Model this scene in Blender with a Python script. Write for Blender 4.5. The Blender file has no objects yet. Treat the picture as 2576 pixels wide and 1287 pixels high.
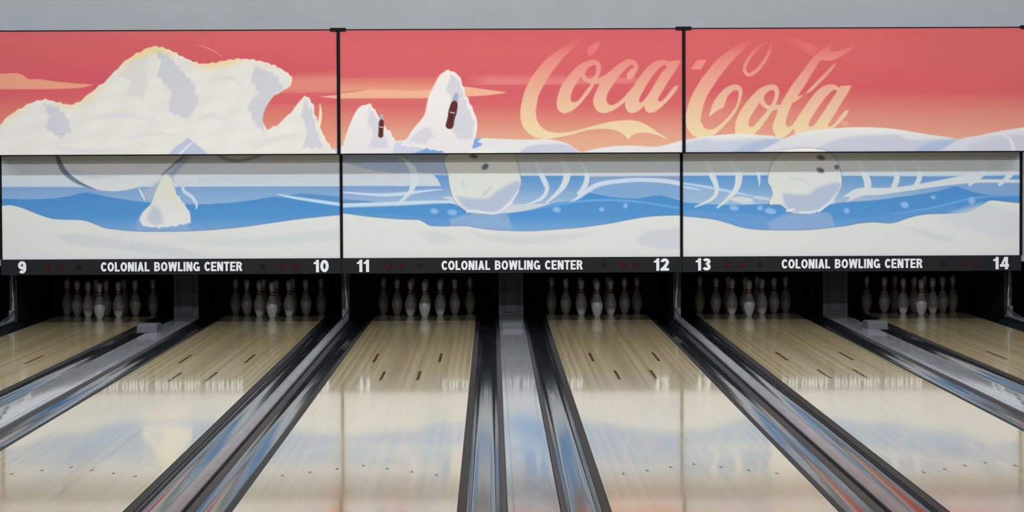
import bpy, bmesh, math
import numpy as np
from mathutils import Matrix, Vector

S = bpy.context.scene
COL = S.collection

# ------------------------------------------------------------------ camera
CAM_X, CAM_Y, CAM_Z = -0.191, -26.5, 1.662
YAW, PITCH, ROLL, FOC = 0.00732331, 0.0371371, 0.00414016, 6764.74
cd = bpy.data.cameras.new('camera')
cd.sensor_fit = 'HORIZONTAL'
cd.sensor_width = 36.0
cd.lens = 36.0 * FOC / 2576.0
cd.clip_end = 200
cam = bpy.data.objects.new('camera', cd)
COL.objects.link(cam)
sy, cy, sp, cp = math.sin(YAW), math.cos(YAW), math.sin(PITCH), math.cos(PITCH)
fwd = Vector((cp * sy, cp * cy, -sp))
r0 = Vector((cy, -sy, 0))
u0 = Vector((sp * sy, sp * cy, cp))
cr, sr = math.cos(ROLL), math.sin(ROLL)
rgt = cr * r0 - sr * u0
upv = sr * r0 + cr * u0
m = Matrix.Identity(4)
for i in range(3):
    m[i][0], m[i][1], m[i][2] = rgt[i], upv[i], -fwd[i]
m[0][3], m[1][3], m[2][3] = CAM_X, CAM_Y, CAM_Z
cam.matrix_world = m
S.camera = cam

# ------------------------------------------------------------------ view, world, lamps
S.view_settings.view_transform = 'Standard'
S.view_settings.look = 'None'
S.view_settings.gamma = 1.0
S.view_settings.use_curve_mapping = False
S.view_settings.exposure = 0.0
S.cycles.use_denoising = True
S.cycles.max_bounces = 8
S.cycles.sample_clamp_indirect = 4.0
w = bpy.data.worlds.new('world')
S.world = w
w.use_nodes = True
w.node_tree.nodes['Background'].inputs[0].default_value = (0.86, 0.93, 1.0, 1)
w.node_tree.nodes['Background'].inputs[1].default_value = 0.14

CEIL_Z = 4.3
# rows of long ceiling fixtures across the lanes: (y, watts, tilt towards the picture wall in degrees)
LAMP_ROWS = [(-5.15, 530, 10), (-11.8, 600, 41), (-17.5, 130, 60), (-22.0, 130, 0), (-27.0, 120, 0)]
ART_K = {'upper': (0.85, 0.915, 0.95), 'lower': (0.945, 0.945, 0.935)}          # light level on the picture panels that turns white paint into the photo's white

# ------------------------------------------------------------------ helpers
def tag(o, label=None, cat=None, group=None, kind=None):
    if label: o['label'] = label
    if cat: o['category'] = cat
    if group: o['group'] = group
    if kind: o['kind'] = kind
    return o

def s2l(c):
    c = np.asarray(c, dtype=float)
    return np.where(c <= 0.04045, c / 12.92, ((c + 0.055) / 1.055) ** 2.4)

def rgb(r, g, b):
    v = s2l(np.array([r, g, b]) / 255.0)
    return (float(v[0]), float(v[1]), float(v[2]), 1.0)

def mat(name, col, rough=0.5, metal=0.0, spec=0.5, noise=0.0, nscale=20.0, stretch=(1, 1, 1), bump=0.0):
    M = bpy.data.materials.new(name)
    M.use_nodes = True
    nt = M.node_tree
    b = nt.nodes['Principled BSDF']
    b.inputs['Base Color'].default_value = col
    b.inputs['Roughness'].default_value = rough
    b.inputs['Metallic'].default_value = metal
    b.inputs['Specular IOR Level'].default_value = spec
    if noise > 0 or bump > 0:
        tc = nt.nodes.new('ShaderNodeTexCoord')
        mp = nt.nodes.new('ShaderNodeMapping')
        mp.inputs['Scale'].default_value = stretch
        nz = nt.nodes.new('ShaderNodeTexNoise')
        nz.inputs['Scale'].default_value = nscale
        nz.inputs['Detail'].default_value = 4
        nt.links.new(tc.outputs['Object'], mp.inputs[0])
        nt.links.new(mp.outputs[0], nz.inputs['Vector'])
        if noise > 0:
            rp = nt.nodes.new('ShaderNodeValToRGB')
            c = np.array(col[:3])
            rp.color_ramp.elements[0].position = 0.3
            rp.color_ramp.elements[1].position = 0.7
            rp.color_ramp.elements[0].color = (*(c * (1 - noise)), 1)
            rp.color_ramp.elements[1].color = (*np.minimum(c * (1 + noise), 1), 1)
            nt.links.new(nz.outputs['Fac'], rp.inputs[0])
            nt.links.new(rp.outputs[0], b.inputs['Base Color'])
        if bump > 0:
            bp = nt.nodes.new('ShaderNodeBump')
            bp.inputs['Strength'].default_value = bump
            bp.inputs['Distance'].default_value = 0.01
            nt.links.new(nz.outputs['Fac'], bp.inputs['Height'])
            nt.links.new(bp.outputs[0], b.inputs['Normal'])
    return M

def link(name, me, material=None, parent=None, loc=(0, 0, 0), smooth=False):
    o = bpy.data.objects.new(name, me)
    COL.objects.link(o)
    if material is not None:
        for q in (material if isinstance(material, (list, tuple)) else [material]):
            me.materials.append(q)
    if parent is not None: o.parent = parent
    o.location = loc
    if smooth:
        me.polygons.foreach_set('use_smooth', [True] * len(me.polygons))
    return o

def from_bm(name, bm, material, parent=None, loc=(0, 0, 0), smooth=False):
    bmesh.ops.recalc_face_normals(bm, faces=bm.faces)
    me = bpy.data.meshes.new(name)
    bm.to_mesh(me)
    bm.free()
    return link(name, me, material, parent, loc, smooth)

def add_box(bm, x0, x1, y0, y1, z0, z1, bev=0.0):
    g = bmesh.ops.create_cube(bm, size=1.0)
    vs = g['verts']
    for v in vs:
        v.co = Vector(((x0 + x1) / 2 + v.co.x * (x1 - x0), (y0 + y1) / 2 + v.co.y * (y1 - y0), (z0 + z1) / 2 + v.co.z * (z1 - z0)))
    if bev > 0:
        es = list({e for v in vs for e in v.link_edges})
        bmesh.ops.bevel(bm, geom=es, offset=bev, segments=2, affect='EDGES', profile=0.6)

def box(name, x0, x1, y0, y1, z0, z1, material, parent=None, bev=0.0, loc=(0, 0, 0)):
    bm = bmesh.new()
    add_box(bm, x0, x1, y0, y1, z0, z1, bev)
    return from_bm(name, bm, material, parent, loc)

def extrude_profile(name, prof, ys, material, parent=None, loc=(0, 0, 0), smooth=False):
    """closed (x, z) outline carried along the list of y positions"""
    bm = bmesh.new()
    rings = [[bm.verts.new((x, y, z)) for x, z in prof] for y in ys]
    n = len(prof)
    for a, b in zip(rings[:-1], rings[1:]):
        for i in range(n):
            bm.faces.new((a[i], a[(i + 1) % n], b[(i + 1) % n], b[i]))
    bm.faces.new(rings[0])
    bm.faces.new(rings[-1][::-1])
    o = from_bm(name, bm, material, parent, loc)
    if smooth:
        o.data.polygons.foreach_set('use_smooth', [True] * len(o.data.polygons))
        o.data.set_sharp_from_angle(angle=math.radians(35))
    return o

def empty(name, loc=(0, 0, 0)):
    o = bpy.data.objects.new(name, None)
    COL.objects.link(o)
    o.location = loc
    o.empty_display_size = 0.1
    return o

def copy_tree(o, parent=None):
    c = o.copy()
    COL.objects.link(c)
    if parent is not None: c.parent = parent
    for ch in o.children:
        copy_tree(ch, c)
    return c

# ------------------------------------------------------------------ measures (metres)
PAIR = 3.352                     # one pair of lanes
PX = [-PAIR, 0.0, PAIR]          # centres of the three pairs
BX = [-1.5 * PAIR, -0.5 * PAIR, 0.5 * PAIR, 1.5 * PAIR]
LANE_W = 1.054
LANE_AT = {9: 'leftmost lane', 10: 'second lane from left', 11: 'lane left of middle capping', 12: 'lane right of middle capping',
           13: 'second lane from right', 14: 'rightmost lane'}
LANES = []                       # (number, centre x, pair index, side)
for p, c in enumerate(PX):
    LANES.append((9 + 2 * p, c - 0.89, p, -1))
    LANES.append((10 + 2 * p, c + 0.89, p, 1))
FOUL_Y, END_Y = -17.1, 2.25
HEAD_Y = 1.205
UP_Z0, UP_Z1, UP_Y = 1.692, 2.887, -0.35
LO_Z0, LO_Z1 = 0.664, 1.725
NB_Z0 = 0.512

# ------------------------------------------------------------------ materials
M_wall = mat('painted_wall', rgb(190, 196, 200), 0.8, noise=0.03, nscale=3)
M_ceil = mat('ceiling_tile', rgb(225, 225, 222), 0.9)
M_dark = mat('pit_black', (0.006, 0.006, 0.007, 1), 0.8)
M_curtain = mat('pit_curtain_black', (0.006, 0.005, 0.006, 1), 0.9)
M_floor = mat('dark_subfloor', (0.02, 0.02, 0.02, 1), 0.8)
M_kick = mat('kickback_charcoal', (0.012, 0.0115, 0.012, 1), 0.5, noise=0.3, nscale=12)
M_kick2 = mat('kickback_cover_grey', (0.025, 0.023, 0.025, 1), 0.5, noise=0.3, nscale=12)
M_gutter = mat('gutter_slate', (0.022, 0.025, 0.027, 1), 0.08, spec=0.42, noise=0.25, nscale=5, stretch=(6, 0.4, 6))
M_lip = mat('gutter_lip_grey', (0.010, 0.0105, 0.010, 1), 0.5, spec=0.08, noise=0.3, nscale=4, stretch=(8, 0.6, 8))
M_cap = mat('capping_lavender_grey', (0.27, 0.285, 0.305, 1), 0.07, spec=0.22, noise=0.10, nscale=4, stretch=(3, 0.6, 3))
M_caprim = mat('capping_rim', (0.26, 0.28, 0.29, 1), 0.25)
M_div = mat('divider_aluminium', (0.20, 0.21, 0.215, 1), 0.25, metal=0.3, noise=0.2, nscale=6, stretch=(4, 0.5, 4))
M_divside = mat('divider_side_black', (0.012, 0.013, 0.014, 1), 0.45, spec=0.2)
M_box = mat('sensor_box_grey', (0.085, 0.093, 0.103, 1), 0.5, spec=0.3)
M_post = mat('post_black', (0.004, 0.004, 0.006, 1), 0.5, spec=0.1)
M_steel = mat('bare_steel', (0.16, 0.16, 0.165, 1), 0.3, metal=0.5)
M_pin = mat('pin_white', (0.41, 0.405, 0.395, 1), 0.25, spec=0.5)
M_red = mat('pin_red', (0.20, 0.022, 0.022, 1), 0.3)
M_board = mat('board_black', (0.0075, 0.008, 0.009, 1), 0.5, spec=0.2, noise=0.15, nscale=8)
M_letter = mat('letter_white', rgb(236, 238, 240), 0.4)
M_led = mat('indicator_red', (0.046, 0.006, 0.008, 1), 0.5, spec=0.1)
M_leddim = mat('indicator_dim', (0.016, 0.006, 0.007, 1), 0.5, spec=0.1)
M_mark = mat('marker_brown', (0.13, 0.075, 0.035, 1), 0.06)
M_arrow = mat('arrow_dark', (0.05, 0.03, 0.02, 1), 0.15)
M_laneside = mat('lane_side_brown', (0.05, 0.03, 0.015, 1), 0.5)
M_house = mat('lamp_housing', (0.75, 0.75, 0.75, 1), 0.5)

def lane_material():
    M = bpy.data.materials.new('lane_maple')
    M.use_nodes = True
    nt = M.node_tree
    b = nt.nodes['Principled BSDF']
    N, L = nt.nodes.new, nt.links.new
    tc = N('ShaderNodeTexCoord')
    sep = N('ShaderNodeSeparateXYZ')
    L(tc.outputs['Object'], sep.inputs[0])
    sc = N('ShaderNodeMath'); sc.operation = 'MULTIPLY'; sc.inputs[1].default_value = 39.0 / LANE_W
    L(sep.outputs['X'], sc.inputs[0])
    fl = N('ShaderNodeMath'); fl.operation = 'FLOOR'
    L(sc.outputs[0], fl.inputs[0])
    wn = N('ShaderNodeTexWhiteNoise'); wn.noise_dimensions = '1D'
    L(fl.outputs[0], wn.inputs['W'])
    # seam between boards
    fr = N('ShaderNodeMath'); fr.operation = 'FRACT'
    L(sc.outputs[0], fr.inputs[0])
    d = N('ShaderNodeMath'); d.operation = 'SUBTRACT'; d.inputs[1].default_value = 0.5
    L(fr.outputs[0], d.inputs[0])
    ab = N('ShaderNodeMath'); ab.operation = 'ABSOLUTE'
    L(d.outputs[0], ab.inputs[0])
    mp = N('ShaderNodeMapping'); mp.inputs['Scale'].default_value = (30, 0.8, 1)
    L(tc.outputs['Object'], mp.inputs[0])
    nz = N('ShaderNodeTexNoise'); nz.inputs['Scale'].default_value = 2.0; nz.inputs['Detail'].default_value = 5
    L(mp.outputs[0], nz.inputs['Vector'])
    ad = N('ShaderNodeMath'); ad.operation = 'ADD'
    L(wn.outputs['Value'], ad.inputs[0]); L(nz.outputs['Fac'], ad.inputs[1])
    rp = N('ShaderNodeValToRGB')
    rp.color_ramp.elements[0].position = 0.35; rp.color_ramp.elements[0].color = (0.565, 0.46, 0.255, 1)
    rp.color_ramp.elements[1].position = 1.35; rp.color_ramp.elements[1].color = (0.625, 0.51, 0.288, 1)
    hv = N('ShaderNodeMath'); hv.operation = 'MULTIPLY'; hv.inputs[1].default_value = 0.5
    L(ad.outputs[0], hv.inputs[0])
    rp.color_ramp.elements[0].position = 0.15; rp.color_ramp.elements[1].position = 0.8
    L(hv.outputs[0], rp.inputs[0])
    L(rp.outputs[0], b.inputs['Base Color'])
    # each board is crowned a little differently: the reflection breaks up into ribs
    bh = N('ShaderNodeBump'); bh.inputs['Strength'].default_value = 0.015; bh.inputs['Distance'].default_value = 0.001
    L(ab.outputs[0], bh.inputs['Height'])
    L(bh.outputs[0], b.inputs['Normal'])
    rr = N('ShaderNodeMapRange')
    L(wn.outputs['Value'], rr.inputs['Value'])
    rr.inputs['To Min'].default_value = 0.11; rr.inputs['To Max'].default_value = 0.16
    L(rr.outputs[0], b.inputs['Roughness'])
    b.inputs['Specular IOR Level'].default_value = 0.5
    b.inputs['Coat Weight'].default_value = 0.55
    b.inputs['Coat Roughness'].default_value = 0.045
    return M
M_lane = lane_material()

# ------------------------------------------------------------------ the setting
bm = bmesh.new()
add_box(bm, -11, 11, 0.075, 3.3, 0.60, CEIL_Z)
wall = from_bm('wall_back', bm, [M_wall, M_dark])
for f in wall.data.polygons:
    if f.normal.z < -0.5: f.material_index = 1
tag(wall, 'pale blue grey wall above the picture panels', 'wall', kind='structure')
pw = box('wall_pit', -11, 11, 3.0, 3.1, -0.3, 0.6, M_curtain)
tag(pw, 'black back wall of the pit behind the pins', 'wall', kind='structure')
fl = box('floor', -11, 11, -30, 3.3, -0.35, -0.15, M_floor)
tag(fl, 'dark sub floor under the lanes', 'floor', kind='structure')
ap = box('floor_approach', -11, 11, -30, FOUL_Y - 0.02, -0.15, 0.0, M_lane)
tag(ap, 'wooden approach floor before the lanes', 'floor', kind='structure')
ce = box('ceiling', -11, 11, -30, 3.3, CEIL_Z, CEIL_Z + 0.1, M_ceil)
tag(ce, 'white ceiling above the lanes', 'ceiling', kind='structure')

for i, (ly, watts, tilt) in enumerate(LAMP_ROWS):
    h = box('ceiling_light', -9, 9, -0.16, 0.16, -0.09, 0.0, M_house, loc=(0, ly, CEIL_Z - 0.16 * math.sin(math.radians(tilt)) - 0.002))
    h.rotation_euler.x = math.radians(tilt)
    nth = ['nearest the picture wall', 'second from the picture wall', 'third from the picture wall', 'fourth from the picture wall',
           'farthest from the picture wall'][i]
    tag(h, 'long ceiling strip light running across all lanes, ' + nth, 'ceiling light', 'strip lights on the ceiling')
    ld = bpy.data.lights.new('tube_light', 'AREA')
    ld.shape = 'RECTANGLE'; ld.size = 17.6; ld.size_y = 0.28; ld.energy = watts
    ld.color = (0.91, 0.945, 1.0)
    lo = bpy.data.objects.new('tube_light', ld)
    COL.objects.link(lo)
    lo.parent = h
    lo.location = (0, 0, -0.1)

# ------------------------------------------------------------------ painting the panels
class Paint:
    """Paint laid on a fine grid of points; u, v are the drawing's own units."""
    def __init__(self, U, V):
        self.U, self.V = U, V
        self.C = np.zeros(U.shape + (3,))
    def _box(self, P, pad):
        U, V = self.U, self.V
        cols = np.where((U[0] > P[:, 0].min() - pad) & (U[0] < P[:, 0].max() + pad))[0]
        mv = V[:, V.shape[1] // 2]
        rows = np.where((mv > P[:, 1].min() - pad - 4) & (mv < P[:, 1].max() + pad + 4))[0]
        if len(cols) == 0 or len(rows) == 0: return None
        return slice(rows[0], rows[-1] + 1), slice(cols[0], cols[-1] + 1)
    def blend(self, sl, a, col):
        if sl is None: return
        col = np.asarray(col, float)
        a = np.clip(a, 0, 1)[..., None]
        self.C[sl] = self.C[sl] * (1 - a) + col / 255.0 * a
    def sd(self, P, sl):
        X, Y = self.U[sl], self.V[sl]
        n = len(P)
        dmin = np.full(X.shape, 1e9)
        ins = np.zeros(X.shape, bool)
        for i in range(n):
            ax, ay = P[i]; bx, by = P[(i + 1) % n]
            ex, ey = bx - ax, by - ay
            t = np.clip(((X - ax) * ex + (Y - ay) * ey) / (ex * ex + ey * ey + 1e-9), 0, 1)
            dmin = np.minimum(dmin, (X - ax - t * ex) ** 2 + (Y - ay - t * ey) ** 2)
            if ay != by:
                c = ((ay > Y) != (by > Y)) & (X < (bx - ax) * (Y - ay) / (by - ay) + ax)
                ins ^= c
        d = np.sqrt(dmin)
        return np.where(ins, -d, d)
    def poly(self, pts, col, soft=1.6, alpha=1.0, smooth=True, holes=(), jag=0.0, fade=None, closed=True):
        P = spline(pts, True) if smooth else np.array(pts, float)
        sl = self._box(P, soft + 3 + jag)
        if sl is None: return
        d = self.sd(P, sl)
        for h in holes:
            d = np.maximum(d, -self.sd(spline(h, True), sl))
        if jag:
            X, Y = self.U[sl], self.V[sl]
            d = d + jag * tri(X * 0.050 + Y * 0.021) * (0.6 + 0.4 * np.sin(X * 0.13))
        a = np.clip(0.5 - d / soft, 0, 1) * alpha
        if fade is not None: a = a * fade(self.U[sl], self.V[sl])
        c = col(self.U[sl], self.V[sl], d) if callable(col) else col
        self.blend(sl, a, c)
    def stroke(self, pts, col, soft=1.6, alpha=1.0, fade=None):
        P = np.array(pts, float)
        Q = spline(P, False)
        sl = self._box(Q[:, :2], Q[:, 2].max() + soft + 2)
        if sl is None: return
        X, Y = self.U[sl], self.V[sl]
        best = np.full(X.shape, 1e9)
        for (ax, ay, aw), (bx, by, bw) in zip(Q[:-1], Q[1:]):
            ex, ey = bx - ax, by - ay
            t = np.clip(((X - ax) * ex + (Y - ay) * ey) / (ex * ex + ey * ey + 1e-9), 0, 1)
            d = np.sqrt((X - ax - t * ex) ** 2 + (Y - ay - t * ey) ** 2) - (aw + t * (bw - aw)) / 2
            best = np.minimum(best, d)
        a = np.clip(0.5 - best / soft, 0, 1) * alpha
        if fade is not None: a = a * fade(X, Y)
        self.blend(sl, a, col(X, Y, best) if callable(col) else col)
    def spot(self, cx, cy, w, h, col, rot=0.0, soft=2.5, alpha=1.0):
        t = np.linspace(0, 2 * math.pi, 20, endpoint=False)
        c, s = math.cos(rot), math.sin(rot)
        x, y = np.cos(t) * w / 2, np.sin(t) * h / 2
        self.poly(np.stack([cx + c * x - s * y, cy + s * x + c * y], 1), col, soft, alpha, smooth=False)
    def ramp(self, stops):
        ys = [s[0] for s in stops]
        for k in range(3):
            self.C[..., k] = np.interp(self.V, ys, [s[1][k] / 255.0 for s in stops])

def tri(x):
    return 2 * np.abs(2 * (x - np.floor(x + 0.5))) - 1

def spline(pts, closed, sub=5):
    P = np.array(pts, float)
    n = len(P)
    out = []
    rng = range(n) if closed else range(n - 1)
    for i in rng:
        if closed:
            p0, p1, p2, p3 = P[i - 1], P[i], P[(i + 1) % n], P[(i + 2) % n]
        else:
            p0, p1, p2, p3 = P[max(i - 1, 0)], P[i], P[i + 1], P[min(i + 2, n - 1)]
        # a sharp turn stays a corner: no overshoot there
        def tang(a, b, c):
            v, q = b[:2] - a[:2], c[:2] - b[:2]
            k = (v @ q) / (np.linalg.norm(v) * np.linalg.norm(q) + 1e-9)
            return (c - a) * 0.5 * (1.0 if k > 0.35 else 0.0)
        m1, m2 = tang(p0, p1, p2), tang(p1, p2, p3)
        L = np.linalg.norm(p2[:2] - p1[:2])
        for m_ in (m1, m2):
            lm = np.linalg.norm(m_[:2])
            if lm > 1.2 * L: m_ *= 1.2 * L / lm
        for t in np.arange(sub) / sub:
            h1, h2 = 2 * t**3 - 3 * t**2 + 1, -2 * t**3 + 3 * t**2
            h3, h4 = t**3 - 2 * t**2 + t, t**3 - t**2
            out.append(h1 * p1 + h2 * p2 + h3 * m1 + h4 * m2)
    if not closed: out.append(P[-1])
    return np.array(out)

def vgrad(stops):
    ys = [s[0] for s in stops]
    def f(X, Y, d=None):
        return np.stack([np.interp(Y, ys, [s[1][k] for s in stops]) for k in range(3)], -1)
    return f

def Q(ox, oy, sc, pts):
    return [(ox + x / sc, oy + y / sc) for x, y in pts]

WHITE = (222, 225, 224)
CREAM = (218, 223, 220)
SNOWB = (184, 195, 214)
SNOWS = (200, 206, 218)
ICE = (78, 144, 206)
ICEL = (130, 170, 213)
PALE = (206, 214, 222)

def grain(p, amt=0.003):
    rs = np.random.RandomState(7)
    n = rs.rand(*p.C.shape[:2]) - 0.5
    n = (n + np.roll(n, 1, 0) + np.roll(n, 1, 1) + np.roll(np.roll(n, 1, 0), 1, 1)) * 0.5
    p.C = np.clip(p.C + n[..., None] * amt * 2, 0, 1)

# ---- left upper panel: wind-blown snow bank against a red evening sky
def art_upper_left(p):
    p.ramp([(75, (208, 98, 104)), (150, (203, 90, 99)), (205, (200, 84, 98)), (240, (203, 92, 100)), (285, (206, 118, 108)),
            (330, (211, 140, 120)), (385, (218, 165, 138))])
    p.poly([(690, 200), (760, 190), (870, 186), (870, 236), (720, 236), (640, 236)], (216, 148, 126), 22, 0.75, smooth=False)
    p.poly([(520, 234.5), (870, 233), (870, 262), (520, 262)], (203, 92, 100), 4, 0.8, smooth=False)
    p.poly([(-20, 186), (40, 184), (58, 188), (72, 198), (100, 199), (150, 206), (236, 213), (200, 221), (120, 224), (-20, 224)], (222, 156, 128), 2)
    p.poly([(803, 243), (850, 239), (870, 239), (870, 249), (840, 247)], (236, 178, 150), 2)
    p.poly([(-20, 343), (40, 346), (75, 352), (110, 396), (-20, 396)], SNOWS, 2)
    p.poly([(640, 392), (740, 380), (860, 372), (860, 396), (640, 396)], (182, 196, 222), 5, smooth=False)
    # streaks of wind
    p.stroke([(495, 112, 1), (530, 124, 4), (560, 144, 1)], (226, 130, 120), 2)
    p.stroke([(804, 262, 2), (806, 285, 7), (800, 318, 9), (785, 350, 9), (758, 392, 10)], (240, 222, 196), 2)
    p.stroke([(-4, 345, 3), (5, 318, 5), (18, 298, 5), (36, 284, 3)], (238, 206, 190), 2)
    # snowy mountain ridge with a side peak
    ridge = [(-20, 342), (30, 288), (72, 262), (112, 250), (150, 258), (186, 262), (230, 232), (272, 198), (306, 162), (346, 134), (388, 117), (428, 126), (466, 146), (506, 160),
             (548, 156), (596, 148), (648, 152), (698, 168), (734, 192), (726, 218), (694, 238), (668, 268), (660, 302), (672, 326), (700, 312), (736, 276), (766, 240), (784, 256), (796, 300),
             (822, 356), (850, 392), (850, 400), (-20, 400)]
    p.poly(ridge, lambda X, Y, d: shade_bank(X, Y, d, 250), 2.2, jag=2.4)
    for q in ([(388, 124), (404, 150), (398, 190), (430, 230), (424, 280), (470, 300), (500, 260), (488, 212), (452, 172), (424, 140)],
              [(640, 166), (632, 200), (650, 232), (622, 268), (640, 310), (664, 330), (660, 292), (678, 250), (712, 222), (696, 190)],
              [(766, 250), (758, 290), (772, 330), (760, 372), (812, 372), (796, 330), (784, 282)],
              [(112, 262), (124, 292), (112, 320), (150, 346), (180, 330), (168, 294), (146, 270)]):
        p.poly(q, (186, 194, 212), 6, 0.7, jag=4, smooth=False)
    p.poly([(330, 150), (300, 190), (330, 200), (318, 236), (360, 250), (372, 210), (362, 176), (376, 140)], (204, 204, 208), 9, 0.5, jag=4, smooth=False)
    for q in ([(230, 300, 1), (300, 288, 8), (390, 302, 1)], [(300, 350, 1), (380, 336, 9), (440, 340, 1)], [(500, 300, 1), (540, 290, 10), (580, 310, 1)],
              [(140, 370, 3), (210, 380, 10), (320, 382, 2)], [(540, 200, 1), (580, 196, 8), (610, 214, 1)], [(640, 372, 2), (690, 350, 10), (740, 340, 2)]):
        p.stroke(q, (204, 208, 215), 12, 0.65)
    p.poly([(410, 400), (436, 374), (458, 358), (472, 346), (486, 356), (515, 380), (530, 400)], (172, 188, 216), 3, 0.9, smooth=False, jag=1.5)
    p.stroke([(440, 398, 4), (470, 370, 4), (486, 356, 2)], (226, 230, 236), 2)

def shade_bank(X, Y, d, ymid):
    c = np.zeros(X.shape + (3,))
    base = np.array(CREAM, float)
    wob = np.sin(X * 0.045 + Y * 0.09) * np.sin(X * 0.021 - Y * 0.05)
    c[:] = base
    c += wob[..., None] * np.array([3.0, 3.0, 4.0])
    rim = np.clip(1 - (-d) / 26.0, 0, 1) * np.clip((ymid - Y + 0.20 * (380 - X)) / 70.0, 0, 1) * np.clip(0.62 + 0.6 * np.sin(X * 0.035 + 1.0), 0, 1)
    yel = np.array([238, 208, 122], float)
    c = c * (1 - 0.85 * rim[..., None]) + yel * 0.85 * rim[..., None]
    edge = np.clip(1 - (-d) / 3.5, 0, 1)
    c = c * (1 - 0.6 * edge[..., None]) + np.array([246, 240, 226]) * 0.6 * edge[..., None]
    return c

# ---- the script lettering of the middle and right upper panels
A = lambda pts: Q(1300, 90, 6.1286, pts)
B = lambda pts: Q(1300, 190, 6.1286, pts)
C_ = lambda pts: Q(1720, 80, 5.85, pts)
D = lambda pts: Q(1720, 190, 5.85, pts)
LCOL = vgrad([(95, (216, 106, 108)), (125, (220, 120, 120)), (150, (222, 138, 130)), (190, (222, 156, 142)), (240, (222, 178, 154)),
              (290, (224, 196, 162)), (330, (224, 208, 168)), (355, (224, 214, 174))])
LFADE = lambda X, Y: np.clip((Y - 88) / 42.0, 0, 1) ** 0.8

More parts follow.
